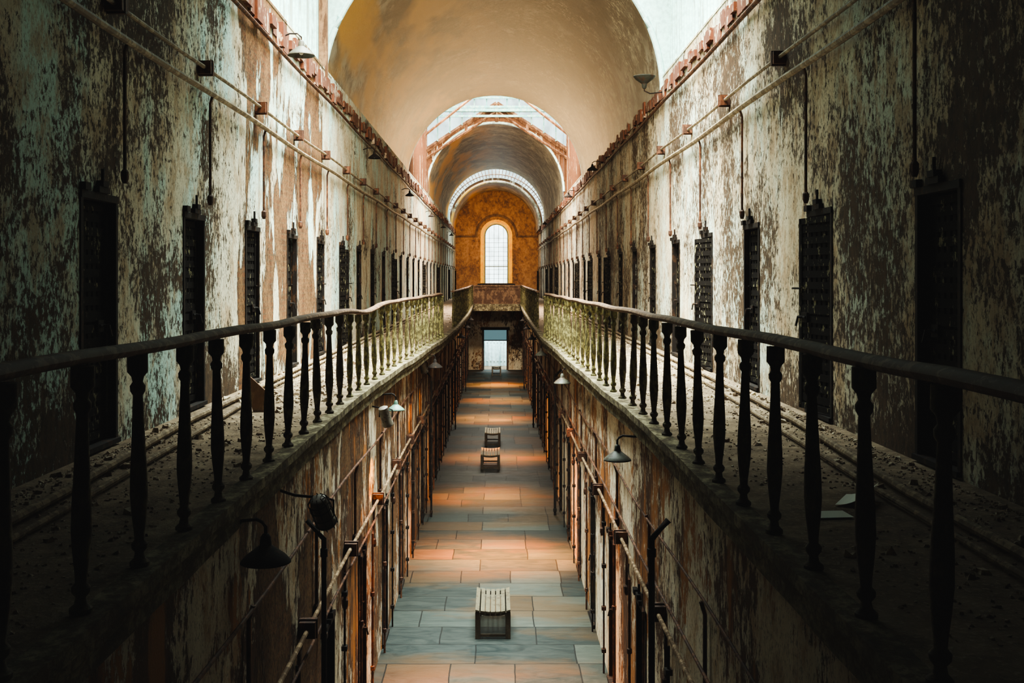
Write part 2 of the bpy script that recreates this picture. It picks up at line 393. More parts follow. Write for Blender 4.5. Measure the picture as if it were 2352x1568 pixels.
for sg in (-1,1):
    m.tube([(0,53.45,EYE+8.6),(sg*3.6,53.45,EYE+8.6-3.6*.66)],.12,4)
    m.tube([(0,53.4,EYE+8.2),(sg*3.6,53.4,EYE+8.2-3.6*.66)],.07,4)
    m.tube([(sg*1.5,53.42,EYE+7.2),(sg*1.5,53.42,EYE+7.6)],.07,4)
    m.tube([(sg*3.3,50.,EYE+6.6),(sg*.6,50.,EYE+8.75)],.06,4)
m.tube([(-.0,53.42,EYE+7.7),(0,53.42,EYE+8.6)],.09,4)
struct("trim_8",m.mesh("rake",woodm),"brown raked gable timbers with central post","trim")
m=M(); x=-3.4
while x<3.4:
    zb=EYE+4.3+math.sqrt(max(0,3.44**2-(x+.08)**2)) if abs(x)<3.35 else EYE+4.3
    zt=gf(x)-.08
    if zt>zb+.05: m.box(x-.025,x+.025,53.54,53.62,zb,zt)
    x+=.24
struct("trim_9",m.mesh("battens",brownbm),"vertical weathered battens on the timber gable","trim")
def lantern(i,y0,y1,ztop,mat,k):
    for side,sn in ((1,"right"),(-1,"left")):
        m=M(); y=y0+.05
        X=side*(W+.16)
        m.quad((X,y0,CZ+.15),(X,y1,CZ+.15),(X,y1,EYE+ztop),(X,y0,EYE+ztop))
        m.quad((side*(W-.01),y0,CZ+.45),(X,y0,CZ+.45),(X,y1,CZ+.45),(side*(W-.01),y1,CZ+.45))
        while y<y1:
            m.box(min(X,X-side*.03),max(X,X-side*.03),y,y+.05,CZ+.2,EYE+ztop-.02); y+=.27
        struct("wall_lantern_%s_%d"%(sn,i),m.mesh("lan",mat),"vertical boarded clerestory wall under the skylight","wall")
    m=M(); m.quad((-3.5,y0,EYE+ztop),(3.5,y0,EYE+ztop),(3.5,y1,EYE+ztop),(-3.5,y1,EYE+ztop))
    w=struct("window_%d"%k,None,"glazed roof skylight letting in pale sky light","window")
    add("glass",m.mesh("skyl",skyglass),w)
    b=M(); y=y0+.4
    while y<y1: b.box(-3.5,3.5,y,y+.05,EYE+ztop-.1,EYE+ztop-.02); y+=.8
    b.box(-.06,.06,y0,y1,EYE+ztop-.16,EYE+ztop-.03)
    add("glazing_bars",b.mesh("bars",tealm),w)
lantern(1,11.7,21.7,7.4,boardm,1)
lantern(2,42,53.8,9.6,brownbm,2)
lantern(3,76.1,79.4,8.6,boardm,3)
m=M(); m.box(-3.42,-3.26,20.9,21.05,CZ+.3,EYE+7.3)
struct("trim_10",m.mesh("post",woodm),"brown timber corner post beside the arch","trim")
w=struct("window_4",None,"clerestory glazing above the timber gable with teal bars","window")
add("glass",spandrel_mesh(53.8,3.36,4.3,10,langlass,None,3.6,0),w)
m=M()
for z in (7.9,8.35,8.8,9.25): m.box(-3.5,3.5,53.2,53.28,EYE+z,EYE+z+.11)
for x in (-2.9,-2.3,-1.7,-1.1,-.5,.5,1.1,1.7,2.3,2.9): m.box(x-.03,x+.03,53.3,53.36,gf(x)+.1,EYE+9.6)
m.box(-2.9,2.9,52.4,52.6,EYE+8.05,EYE+8.2)
add("glazing_bars",m.mesh("gb",tealm),w)
w=struct("window_6",None,"curved glazed strip with dark bars over the last arch","window")
add("glass",spandrel_mesh(79.18,3.42,3.92,8.4,langlass,None,3.4,0),w)
m=M()
for i in range(3,46):
    t=pi*i/48; r0,r1=3.44,4.3
    m.tube([(-.08-r0*math.cos(t),79.1,EYE+3.92+r0*math.sin(t)),(-.08-r1*math.cos(t),79.1,EYE+3.92+r1*math.sin(t))],.022,4)
a=arc(3.66,3.92); m.tube([(x,79.08,z) for x,z in a],.03,4)
add("glazing_bars",m.mesh("gb2",woodm),w)

# ---------------------------------------------------------------- end wall & window
ww=1.06; spr=3.45; sill=-.35
m=M(); xs=sorted(set([-3.4,-2.4,-1.6]+[ww*-math.cos(pi*i/24) for i in range(25)]+[1.6,2.4,3.4]))
cxw=-.03
for a,b in zip(xs,xs[1:]):
    top=EYE+7.4
    if a>=-ww-1e-6 and b<=ww+1e-6:
        za=EYE+spr+math.sqrt(max(0,ww*ww-a*a)); zb=EYE+spr+math.sqrt(max(0,ww*ww-b*b))
        m.quad((a+cxw,YE,za),(b+cxw,YE,zb),(b+cxw,YE,top),(a+cxw,YE,top))
        m.quad((a+cxw,YE,GZ-.2),(b+cxw,YE,GZ-.2),(b+cxw,YE,EYE+sill),(a+cxw,YE,EYE+sill))
    else: m.quad((a+cxw,YE,GZ-.2),(b+cxw,YE,GZ-.2),(b+cxw,YE,top),(a+cxw,YE,top))
struct("wall_end",m.mesh("wall_end",endm),"end wall of mottled orange ochre plaster around the arched window","wall")
m=M(); P=[(-ww,sill-spr)]+[(-ww*math.cos(pi*i/30),ww*math.sin(pi*i/30)) for i in range(31)]+[(ww,sill-spr)]
k=.88
for (a,b),(c,d) in zip(P,P[1:]):
    m.quad((cxw+a,YE,EYE+spr+b),(cxw+c,YE,EYE+spr+d),(cxw+c*k,YE+.5,EYE+spr+(d*k if d>0 else d)),(cxw+a*k,YE+.5,EYE+spr+(b*k if b>0 else b)))
for (a,b),(c,d) in zip(P,P[1:]):
    q=1.20; f=lambda u,v,r:(cxw+u*r,YE-.05,EYE+spr+(v*r if v>0 else v))
    m.quad(f(a,b,1.),f(c,d,1.),f(c,d,q),f(a,b,q))
    g=lambda u,v,r,y:(cxw+u*r,y,EYE+spr+(v*r if v>0 else v))
    m.quad(g(a,b,q,YE-.05),g(c,d,q,YE-.05),g(c,d,q,YE),g(a,b,q,YE)); m.quad(g(a,b,1,YE-.05),g(c,d,1,YE-.05),g(c,d,1,YE),g(a,b,1,YE))
struct("trim_13",m.mesh("reveal",ambm),"amber reveal around the arched window, warm glow put into its colour","trim")
w=struct("window_5",None,"tall arched window with pale panes and glazing bars","window",(cxw,YE+.45,EYE+sill))
gw=ww*k; m=M(); H=spr-sill
pts=[(gw*-math.cos(pi*i/24),gw*math.sin(pi*i/24)+H) for i in range(25)]
for (a,za),(b,zb) in zip(pts,pts[1:]): m.quad((a,.05,0),(b,.05,0),(b,.05,zb),(a,.05,za))
add("glass",m.mesh("wg",endglass),w)
m=M()
for x in (-.57,-.19,.19,.57): m.box(x-.014,x+.014,0,.04,0,H+math.sqrt(gw*gw-x*x)-.02)
for kk in range(1,12): 
    z=.36*kk
    if z<H: m.box(-gw,gw,0,.04,z-.012,z+.012)
m.box(-gw,gw,-.02,.04,1.3,1.37)
m.tube([(-gw+.02,0,0)]+[(.98*x,0,z-.02) for x,z in pts]+[(gw-.02,0,0)],.04,6)
add("glazing_bars",m.mesh("wb",speck("pale_window_bars",(.18,.25,.24),(.12,.14,.12))),w)
m=M()
for r0,r1,dd in ((1.52,1.68,.12),):
    P=[(-math.cos(pi*i/30),math.sin(pi*i/30)) for i in range(31)]
    for (a,b),(c,d) in zip(P,P[1:]):
        f=lambda r,u,v,y:(cxw+r*u,y,EYE+spr+r*v)
        y0=YE-dd
        m.quad(f(r0,a,b,y0),f(r0,c,d,y0),f(r1,c,d,y0),f(r1,a,b,y0))
        m.quad(f(r1,a,b,y0),f(r1,c,d,y0),f(r1,c,d,YE),f(r1,a,b,YE)); m.quad(f(r0,a,b,y0),f(r0,c,d,y0),f(r0,c,d,YE),f(r0,a,b,YE))
for s in (-1,1):
    m.box(min(s*1.52,s*3.3),max(s*1.52,s*3.3),YE-.12,YE,EYE+spr-.14,EYE+spr)
m.box(-1.3,1.25,YE-.14,YE,EYE+sill-.12,EYE+sill)
struct("trim_11",m.mesh("archiv",endmat("dark_ochre_moulding",(.05,.023,.011),(.10,.05,.022),(.16,.09,.04))),"raised dark ochre archivolt and impost moulding round the window","trim")

# lower end wall with doorway
m=M(); dwx0,dwx1=-.78,.6
for (x0,x1,z0,z1) in ((-2.2,dwx0,0,GZ-.2),(dwx1,2.2,0,GZ-.2),(dwx0,dwx1,2.45,GZ-.2)):
    m.box(x0,x1,YL,YL+.3,z0,z1)
struct("wall_end_lower",m.mesh("wel",lowR),"dim lower end wall with a doorway to the yard","wall")
d=struct("door_1",None,"open doorway with dark timber frame and glazed transom to the yard","door",((dwx0+dwx1)/2,YL-.04,0))
hw=(dwx1-dwx0)/2
m=M(); m.box(-hw-.12,-hw,0,.1,0,2.5); m.box(hw,hw+.12,0,.1,0,2.5); m.box(-hw-.2,hw+.2,-.05,.1,2.45,2.62); m.box(-hw,hw,.0,.08,1.78,1.84)
add("door_frame",m.mesh("df",ironm),d)
m=M(); m.quad((-hw,.04,1.84),(hw,.04,1.84),(hw,.04,2.45),(-hw,.04,2.45)); n=NT("dim_transom_glass"); n.b.inputs["Emission Color"].default_value=(.16,.3,.33,1); n.b.inputs["Emission Strength"].default_value=.6
add("transom_glass",m.mesh("tg",n.out((.05,.08,.09),.2)),d)
m=M(); m.box(0,.05,-.65,0,0.02,2.4); m.box(-.02,.07,-.6,-.05,1.2,1.3); add("door_leaf",m.mesh("dl",woodm),d,(-hw-.1,0,0))
m=M(); m.box(-.05,0,-.65,0,0.02,2.4); m.box(-.07,.02,-.6,-.05,1.2,1.3); add("door_leaf",m.mesh("dl",woodm),d,(hw+.1,0,0))
m=M(); m.box(-2.2,2.2,YL+.3,YL+5,-.2,-.01); struct("floor_yard",m.mesh("fy",galm),"yard paving outside the end doorway","floor")
m=M(); N=120
for i in range(N):
    a=-2.1+4.2*i/N; b=-2.1+4.2*(i+1)/N; ya=YL+3+.05*math.sin(a*28); yb=YL+3+.05*math.sin(b*28)
    m.quad((a,ya,0),(b,yb,0),(b,yb,1.9),(a,ya,1.9))
for z in (.3,1.5): m.box(-2.1,2.1,YL+3.0,YL+3.12,z,z+.08)
thing("fence","white corrugated metal fence in the yard beyond the doorway","fence",me=m.mesh("fence",fencem))

# bridge parapet
b=thing("bridge_parapet","brown panelled bridge parapet with timber rail at corridor end","parapet",(0,62.3,GZ))
m=M(); m.box(-1.33,1.33,0,.1,0,.98)
for x in (-1.3,-.65,0,.65,1.3): m.box(x-.05,x+.05,-.05,0,0,.98)
m.box(-1.33,1.33,-.04,0,0,.12); m.box(-1.33,1.33,-.04,0,.8,.9)
add("panel",m.mesh("pp",speck("brown_red_panel",(.085,.042,.024),(.18,.105,.06),.5,4,.8)),b)
m=M(); m.box(-1.4,1.4,-.07,.16,.98,1.07); o=add("rail",m.mesh("pr",railm),b); bevel(o,.02)
m=M(); m.box(-1.1,1.05,-.02,.2,1.07,1.15); add("ledge_box",m.mesh("pl",ironm),b)
m=M(); m.box(-1.7,1.6,61.9,62.25,GZ-.4,GZ-.02); struct("trim_12",m.mesh("bb",moss),"stone beam under the end bridge","trim")

# ---------------------------------------------------------------- balustrades
prof=[(.048,0),(.048,.018),(.028,.035),(.022,.065),(.038,.085),(.040,.105),(.024,.125),(.026,.16),(.036,.25),(.043,.34),(.041,.45),(.034,.58),(.028,.72),(.024,.83),(.036,.85),(.038,.875),(.025,.895),(.030,.92),(.050,.945),(.050,1.03)]
bal_me=M().lathe(prof,20).mesh("baluster",balm,True)
bal_lo=M().lathe([(r*.92,z) for r,z in prof],10).mesh("baluster_far",balm2,True)
bal_vf=M().lathe([(r*.8,z) for r,z in prof],8).mesh("baluster_distant",balm3,True)
def railz(side,y):
    z=1.03+.03*max(0,min(1,(9-y)/4))
    if side<0: z-=.07*math.exp(-((y-14.4)/1.4)**2)
    return z
def balustrade(side,y0,y1,step,lab):
    t=thing("balustrade",lab,"balustrade",(edge(side,y0)+side*.06,y0,GZ),group="gallery balustrades")
    ox,oy=t.location.x,y0
    pts=[]; y=y0-.1
    while y<y1+.15:
        pts.append((edge(side,y)+side*.06-ox+random.uniform(-.004,.004),y-oy,railz(side,y)+.033+.006*math.sin(y*2.1+side)+random.uniform(-.002,.002))); y+=.4
    add("handrail",M().tube(pts,.033,12,rx=.054).mesh("handrail",railm,True),t)
    y=y0
    while y<=y1:
        o=add("baluster",bal_me if y<13 else (bal_lo if y<31 else bal_vf),t,(edge(side,y)+side*.06-ox,y-oy,0.012),(random.uniform(-.018,.018),random.uniform(-.018,.018),random.random()*6))
        o.scale=(1,1,(railz(side,y)-.012)/1.03)
        y+=step
    add("end_post",M().lathe([(.07,0),(.07,.08),(.05,.1),(.05,.95),(.07,.97),(.07,1.0)],8).mesh("post",balm2),t,(edge(side,y1)+side*.06-ox,y1-oy+.12,.012))
    return t
balustrade(1,3.05,26.3,.758,"turned olive iron balusters under a long brown worn handrail")
balustrade(-1,3.1,26.3,.765,"turned iron balusters under a sagging brown worn handrail")
balustrade(1,31.2,61.5,.76,"farther run of peeling balusters and rail by the bridge")
balustrade(-1,31.2,61.5,.76,"farther run of peeling balusters and rail by the bridge")

# ---------------------------------------------------------------- cell doors
def gate_mesh(s,w,h,mat):
    m=M()
    def bx(a,b,y0,y1,z0,z1):
        a,b=sorted((s*a,s*b)); m.box(a,b,y0,y1,z0,z1)
    bx(0,.06,0,.03,0,h); bx(w-.06,w,0,.03,0,h); bx(0,w,0,.03,0,.06); bx(0,w,0,.03,h-.06,h); bx(0,w,-.002,.028,h*.5,h*.5+.08)
    nv=7
    for i in range(1,nv): x=w*i/nv; bx(x-.032,x+.032,.002,.012,.03,h-.03)
    nh=17
    for i in range(1,nh): z=h*i/nh; bx(.03,w-.03,.012,.020,z-.036,z+.036)
    return m.mesh("gate",mat)
def latch_mesh(s,w):
    m=M()
    m.tube([(s*(w-.2),.05,.95),(s*(w-.02),.05,.95)],.016,6)
    m.tube([(s*(w-.14),.03,.95),(s*(w-.14),.11,.95),(s*(w-.14),.13,.86)],.012,6)
    a,b=sorted((s*(w-.22),s*(w-.1))); m.box(a,b,.025,.05,.9,1.0)
    m.tube([(s*(w-.05),.035,1.25),(s*(w+.09),.06,1.25)],.012,6)
    return m.mesh("latch",ironm)
def frame_mesh(w,h):
    m=M()
    m.box(-w/2-.02,-w/2+.03,-.06,.012,0,h+.02); m.box(w/2-.03,w/2+.02,-.06,.012,0,h+.02); m.box(-w/2-.02,w/2+.02,-.06,.02,h-.04,h+.02)
    m.box(-w/2-.02,w/2+.02,-.05,.04,0,.04)
    m.box(-.12,.12,-.02,.05,h+.02,h+.07); m.box(-.06,.06,-.02,.06,h+.07,h+.12); m.tube([(0,.03,h+.1),(0,.03,h+.22)],.014,6)
    m.box(w/2-.1,w/2+.02,0,.05,h+.02,h+.08)
    return m.mesh("door_frame",ironm)
def inner_mesh(w,h):
    m=M(); k=6
    for i in range(k): m.box(-w/2+w*i/k+.004,-w/2+w*(i+1)/k-.004,-.30,-.26,.03,h-.02)
    for z in (.3,1.,1.7): m.box(-w/2+.01,w/2-.01,-.26,-.24,z,z+.1)
    return m.mesh("plank_door",shadewood)
GW=DW-.05
gm={s:gate_mesh(s,GW,DH-.12,gatem) for s in (1,-1)}; lm={s:latch_mesh(s,GW) for s in (1,-1)}; fm=frame_mesh(DW,DH); im=inner_mesh(DW,DH)
GL=LW-.05; glo={s:gate_mesh(s,GL,1.9,gate2) for s in (1,-1)}; llo={s:latch_mesh(s,GL) for s in (1,-1)}; flo=frame_mesh(LW,2.03)
ilo=inner_mesh(LW,2.03)
dn=2
def door(side,x,y,z,f,g,l,i,w,ang,low=False):
    global dn
    rz=pi/2 if side>0 else -pi/2
    d=struct("door_%d"%dn,None,"black iron lattice cell gate in a "+("lower" if low else "gallery")+" wall doorway, "+("ajar" if ang>.12 else "shut"),"door",(x,y,z),(0,0,rz)); dn+=1
    s=1 if side>0 else -1
    add("door_frame",f,d)
    gt=add("lattice_gate",g[s],d,(-s*(w/2-.025),-.12 if ang<.15 else -.04,.06),(0,0,s*ang))
    if y<50: add("latch",l[s],gt)
    if i: add("plank_door",i,d)
A=[.10,.02,.13,.20,.10,.17,.05,.20,.03]
for k,y in enumerate(upR):
    if y>5: door(1,W,y,GZ+.02,fm,gm,lm,im,DW,A[k%9] if y>10 else .02)
for k,y in enumerate(upL):
    if y>5: door(-1,-W,y,GZ+.02,fm,gm,lm,im,DW,A[(k+3)%9]*.8 if y>10 else .02)
for k,y in enumerate(loR):
    if y>7: door(1,LWR,y,.02,flo,glo,llo,ilo,LW,A[(k+5)%9]*.4,True)
for k,y in enumerate(loL):
    if y>7: door(-1,LWL,y,.02,flo,glo,llo,ilo,LW,A[(k+1)%9]*.4,True)

# ---------------------------------------------------------------- pipes
def conduit(name,lab,side,x,z,y0,y1,r,mat,boxes=None,drop=None,sag=.015):
    t=thing(name,lab,"pipe",(x,y0,z))
    pts=[];y=y0
    while y<=y1: pts.append((0,y-y0,sag*math.sin(y*.8+x))); y+=1.
    add("pipe_run",M().tube(pts,r,8).mesh("run",mat,True),t)
    if boxes:
        bme=M(); s=side
        bme.box(-.07,.07,-.08,.08,-.07,.07); bme.box(-.08,.08,-.02,.02,-.085,.085); bme.tube([(0,0,0),(s*.10,0,0)],.03,6)
        bme=bme.mesh("jb",boxm)
        for yb in boxes:
            if y0<yb<y1: add("junction_box",bme,t,(0,yb-y0,0))
    if drop:
        L,ys_=drop
        dm=M().tube([(0,0,0),(side*.03,0,-.1),(side*.03,0,-L)],.016,6).lathe([(.02,-L-.1),(.035,-L-.06),(.035,-L),(.02,-L+.02)],8,(side*.03,0,0)).mesh("drop",boxm)
        for yb in ys_:
            if y0<yb<y1: add("drop_pipe",dm,t,(0,yb-y0,0))
    return t
conduit("wall_conduit","thin conduit with rusty junction boxes along the plaster wall",-1,-W+.08,EYE+2.33,2.,85.,.022,pipem,[y+.2 for y in upL])
conduit("wall_pipe","thick cream painted pipe with drop pipes over the doors",-1,-W+.09,EYE+2.08,2.,85.,.034,pipem,None,(1.15,[y+.45 for y in upL]))
conduit("wall_conduit","thin conduit with rusty junction boxes along the plaster wall",1,W-.08,EYE+2.52,2.,85.,.022,pipem,[y+1.35 for y in upR])
conduit("wall_pipe","thick cream painted pipe with drop pipes over the doors",1,W-.09,EYE+2.24,2.,85.,.038,pipem,None,(1.35,[y+.3 for y in upR]))
conduit("cornice_pipe","rusty pipe running under the brick cornice",-1,-W+.06,EYE+3.42,2.,85.,.028,boxm)
conduit("cornice_pipe","rusty pipe running under the brick cornice",1,W-.06,EYE+3.44,2.,85.,.032,boxm)
conduit("wall_pipe","cream pipe with rusty boxes along the lower wall",-1,LWL+.08,2.52,2.,64.,.020,lpipem,[y+1.2 for y in loL],(.5,[y+.9 for y in loL]))
conduit("wall_pipe","thin rusty pipe along the lower wall",-1,LWL+.07,2.3,2.,64.,.014,boxm)
conduit("wall_pipe","thin rusty pipe high on the lower wall",-1,LWL+.06,3.35,2.,64.,.014,boxm,None,(.85,[y-.9 for y in loL]),.03)
conduit("wall_pipe","cream pipe with rusty boxes along the lower wall",1,LWR-.08,2.48,2.,64.,.020,lpipem,[y+1.3 for y in loR],(.5,[y+.95 for y in loR]))
conduit("wall_pipe","thin rusty pipe along the lower wall",1,LWR-.07,2.7,2.,64.,.014,boxm)
conduit("wall_pipe","thin sagging rusty pipe high on the lower wall",1,LWR-.06,3.2,2.,64.,.012,boxm,None,(.7,[y-.8 for y in loR]),.04)
def floorpipe(lab,pts,r):
    thing("floor_pipe",lab,"pipe",me=M().tube(pts,r,8).mesh("fp",fpipem,True))
floorpipe("cream pipe lying along the foot of the wall",[(-2.72,4,GZ+.05),(-2.8,7,GZ+.05),(-3.0,10.5,GZ+.05),(-3.05,16,GZ+.05),(-3.1,24,GZ+.05),(-3.1,40,GZ+.05),(-3.1,60,GZ+.05)],.030)
floorpipe("thin cream pipe lying on the gallery floor",[(-2.55,4,GZ+.04),(-2.62,7,GZ+.04),(-2.72,10,GZ+.04),(-2.9,14,GZ+.04),(-2.95,24,GZ+.04),(-2.95,50,GZ+.04)],.020)
floorpipe("cream pipe lying along the foot of the wall",[(2.62,4,GZ+.05),(2.66,7,GZ+.05),(2.9,10.5,GZ+.05),(3.0,14,GZ+.05),(3.08,24,GZ+.05),(3.08,40,GZ+.05),(3.08,60,GZ+.05)],.028)
floorpipe("thin cream pipe lying on the gallery floor",[(2.45,4,GZ+.04),(2.5,7,GZ+.04),(2.62,10,GZ+.04),(2.8,14,GZ+.04),(2.9,24,GZ+.04),(2.9,50,GZ+.04)],.018)
def downpipe(side,y,xw,ztop,r):
    xi=xw-side*.2
    m=M(); m.tube([(side*.15,0,ztop+.17),(0,0,ztop),(0,0,1.5),(0,0,0)],r,10)
    t=thing("downpipe","black iron downpipe with an angled top elbow on the wall","pipe",(xi,y,0))
    add("pipe_run",m.mesh("dp",ironm,True),t)
    for z in (ztop-.12,1.9,1.,.12):
        c=M().lathe([(r*1.05,-.04),(r*1.35,-.035),(r*1.35,.035),(r*1.05,.04)],10)
        add("pipe_collar",c.mesh("dc",ironm),t,(0,0,z))
for y in (9.7,25.8,41,55): downpipe(1,y,LWR,3.28,.030)
for y in (9.7,25.6,40.5,54): downpipe(-1,y,LWL,3.28,.024)
rod=M(); rod.tube([(0,0,0),(0,0,2.35)],.013,6)
for z in (.3,.9,1.5,2.1): rod.box(-.03,.03,-.04,.04,z,z+.05)
rod=rod.mesh("rod",ironm); 
rod2=M(); rod2.tube([(0,0,0),(0,0,2.15),(.0,0.12,2.3)],.016,6)
for z in (.3,1.3): rod2.lathe([(.02,z),(.03,z+.01),(.03,z+.06),(.02,z+.07)],8)
rod2=rod2.mesh("rod2",boxm)
for side,cs,xw in ((1,loR,LWR),(-1,loL,LWL)):
    for kk,y in enumerate(cs):
        if y>7:
            for dy in (-.62,.7):
                yy=y+dy+random.uniform(-.12,.1)
                if random.random()<.65: thing("lever_rod","thin black iron gate rod with brackets on lower wall","rod",(xw-side*.06,yy,0),group="gate rods on lower walls",me=rod)
                else: thing("lever_rod","rusty brown upright pipe with bent top on lower wall","rod",(xw-side*.06,yy,0),group="gate rods on lower walls",me=rod2)

# ---------------------------------------------------------------- lamps
def shade_prof(R): return [(R,0),(R*.97,.012),(R*.78,R*.28),(R*.45,R*.52),(R*.24,R*.68),(R*.2,R*1.0),(R*.12,R*1.12),(R*.05,R*1.15)]
def lamp(loc,R,armpts,mat,lab,up=False):
    t=thing("gooseneck_lamp",lab,"lamp",loc)
    s=M().lathe(shade_prof(R),24,cap=False).mesh("shade",mat,True)
    o=add("lamp_shade",s,t,(0,0,0),(pi if up else 0,0,0))
    md=o.modifiers.new("s","SOLIDIFY"); md.thickness=.006
    sg=-1 if up else 1
    add("lamp_arm",M().tube([(0,0,sg*R*1.1)]+armpts,.012,8).mesh("arm",ironm,True),t)
    add("bulb",M().lathe([(.012,R*.5),(.03,R*.3),(.035,R*.18),(.02,R*.08),(.004,R*.05)],10).mesh("bulb",bulbm,True),t,(0,0,0),(pi if up else 0,0,0))
def under(side,y,R,mat,lab,dz=1.93,off=.17):
    x=edge(side,y)-side*off; z=EYE-dz
    zt=GZ-.265-z
    e=side*(off+.07)
    lamp((x,y,z),R,[(0,0,R*1.1+.05),(side*.02,0,R*1.1+.08),(side*.06,0,R*1.1+.1),(e*.7,0,R*1.1+.09),(e,0,zt)],mat,lab)
under(-1,7.3,.17,ironm,"dark metal gooseneck lamp hung below the gallery edge",1.9,.16)
under(1,11.7,.15,enam,"grey enamel gooseneck lamp hung below the gallery edge",1.95)
under(-1,15.9,.13,enam2,"green enamel gooseneck lamp hung below the gallery edge",1.92)
under(-1,22.8,.16,ironm,"dark metal gooseneck lamp hung below the gallery edge",1.86,.12)
under(1,20.1,.16,enam,"grey enamel gooseneck lamp hung below the gallery edge",1.93,.05)
under(1,27.,.16,enam,"grey enamel gooseneck lamp hung below the gallery edge",1.9,.02)
for y in (34,41,49): 
    under(1,y,.15,ironm,"small dark gooseneck lamp hung below the gallery edge",1.9,.02); under(-1,y+1,.15,ironm,"small dark gooseneck lamp hung below the gallery edge",1.9,.02)
def upper(side,x,y,z,R,mat,up=False):
    dx=side*(W-.02)-x
    if up: arm=[(0,0,-R*1.3),(dx*.3,0,-R*1.55),(dx,0,-R*1.4)]
    else: arm=[(0,0,R*1.35),(dx*.2,0,R*1.6),(dx*.6,0,R*1.6),(dx,0,R*1.35)]
    lamp((x,y,z),R,arm,mat,"enamel gooseneck lamp on the wall cornice"+(", turned upward" if up else ""),up)
upper(-1,-2.98,16.6,EYE+3.40,.21,enam)
upper(1,2.9,21.4,EYE+3.98,.22,enamd,True)
for y in (26.7,37.5,50,61,72): upper(-1,-3.0,y,EYE+2.95 if y<30 else EYE+2.85,.16,ironm)
for y in (33.6,44.7,56,67): upper(1,2.95,y,EYE+3.35,.17,ironm)
def spot(side,x,y,z,lab,s=1.,rx=.3,cage=False):
    t=thing("floodlight",lab,"floodlight",(x,y,z))
    h=M().lathe([(.055,.17),(.075,.16),(.08,.1),(.08,-.08),(.09,-.1),(.09,-.14),(.08,-.15)],20)
    o=add("housing",h.mesh("h",alum,True),t,(0,0,0),(rx,.25*side,0)); o.scale=(s,s,s)
    if cage:
        c=M()
        for zz in (-.12,-.04,.05,.12): c.tube([(.098*math.cos(2*pi*q/16),.098*math.sin(2*pi*q/16),zz) for q in range(17)],.006,5)
        for q in range(8):
            a=2*pi*q/8; c.tube([(.098*math.cos(a),.098*math.sin(a),-.15),(.098*math.cos(a),.098*math.sin(a),.13),(.05*math.cos(a),.05*math.sin(a),.19)],.005,5)
        o=add("cage",c.mesh("cage",ironm),t,(0,0,0),(rx,.25*side,0)); o.scale=(s,s,s)
    b=M().tube([(-.1*s,0,0),(-.1*s,0,.1),(0,0,.13),(.1*s,0,.1),(.1*s,0,0)],.01,6)
    if y>12: b.tube([(0,0,.12),((LWR if side>0 else LWL)-x+side*.008,0,.15)],.012,6)
    else:
        tip=(edge(side,y)+side*.06-x,0,GZ-.262-z); b.tube([(0,0,.12),(tip[0]*.6,0,.14),tip],.012,6)
    add("bracket",b.mesh("b",ironm),t)
    o=add("lens",M().lathe([(.07,-.152),(.001,-.154)],20).mesh("l",bulbm),t,(0,0,0),(rx,.25*side,0)); o.scale=(s,s,s)
spot(-1,-1.40,8.75,EYE-1.88,"dull caged cylindrical floodlight bracketed below the gallery edge",.88,.5,True)
spot(-1,-1.55,15.2,EYE-1.93,"small grey floodlight bracketed beside a green lamp",.9,.3)
spot(-1,-1.62,24.,EYE-1.95,"small grey floodlight fixed to the lower wall",.9,.3)
spot(-1,-1.62,36,EYE-1.95,"small grey floodlight fixed to the lower wall",.9,.3)

# ---------------------------------------------------------------- benches
def bench(x,y,lab,w=.56,L=1.25,mt=None):
    t=thing("bench",lab,"bench",(x,y,0),group="slatted benches on the slate floor")
    m=M(); k=7; sw=w/k
    for i in range(k):
        u=(i+.5)/k*2-1; z=.405+.035*u*u; a=-w/2+sw*i+.009; b=a+sw-.018
        dz=.035*(((i+1)/k*2-1)**2-((i)/k*2-1)**2)/2
        n0=len(m.v)
        m.v+=[(a,0,z-dz-.0),(b,0,z+dz),(b,L,z+dz),(a,L,z-dz),(a,0,z-dz+.025),(b,0,z+dz+.025),(b,L,z+dz+.025),(a,L,z-dz+.025)]
        m.f+=[tuple(n0+q for q in f) for f in [(0,3,2,1),(4,5,6,7),(0,1,5,4),(1,2,6,5),(2,3,7,6),(3,0,4,7)]]
    add("seat",m.mesh("seat",mt or benchm),t)
    lg=M().box(-.04,.04,-.03,.03,0,.42).mesh("leg",benchd)
    for sx in (-1,1):
        for yy in (.05,L-.05):
            o=add("leg",lg,t,(sx*(w/2-.045),yy,0)); bevel(o,.006)
    a=M()
    for yy in (.03,L-.07):
        P=[(u*w/2*.88,.405+.035*u*u) for u in [i/6-1 for i in range(13)]]
        for (x0,z0),(x1,z1) in zip(P,P[1:]):
            for y_ in (yy,yy+.04): a.quad((x0,y_,z0-.05),(x1,y_,z1-.05),(x1,y_,z1),(x0,y_,z0))
            a.quad((x0,yy,z0-.05),(x1,yy,z1-.05),(x1,yy+.04,z1-.05),(x0,yy+.04,z0-.05))
    for sx in (-1,1): a.box(sx*(w/2-.04)-.015,sx*(w/2-.04)+.015,.05,L-.05,.27,.39)
    add("apron",a.mesh("apron",benchd),t)
    s=M().box(-w/2+.04,w/2-.04,.04,.07,.03,.07).box(-w/2+.04,w/2-.04,L-.07,L-.04,.03,.07)
    for sx in (-1,1): s.box(sx*(w/2-.04)-.015,sx*(w/2-.04)+.015,.05,L-.05,.05,.12)
    add("stretcher",s.mesh("str",benchd),t)
bench(-.06,16.9,"pale slatted wooden bench with curved seat on slate slabs",.56,1.25)
bench(-.19,31.9,"slatted wooden bench with curved seat near another bench",.58,1.3,benchp)
bench(-.14,36.4,"slatted wooden bench standing behind another bench",.54,1.3,benchp)
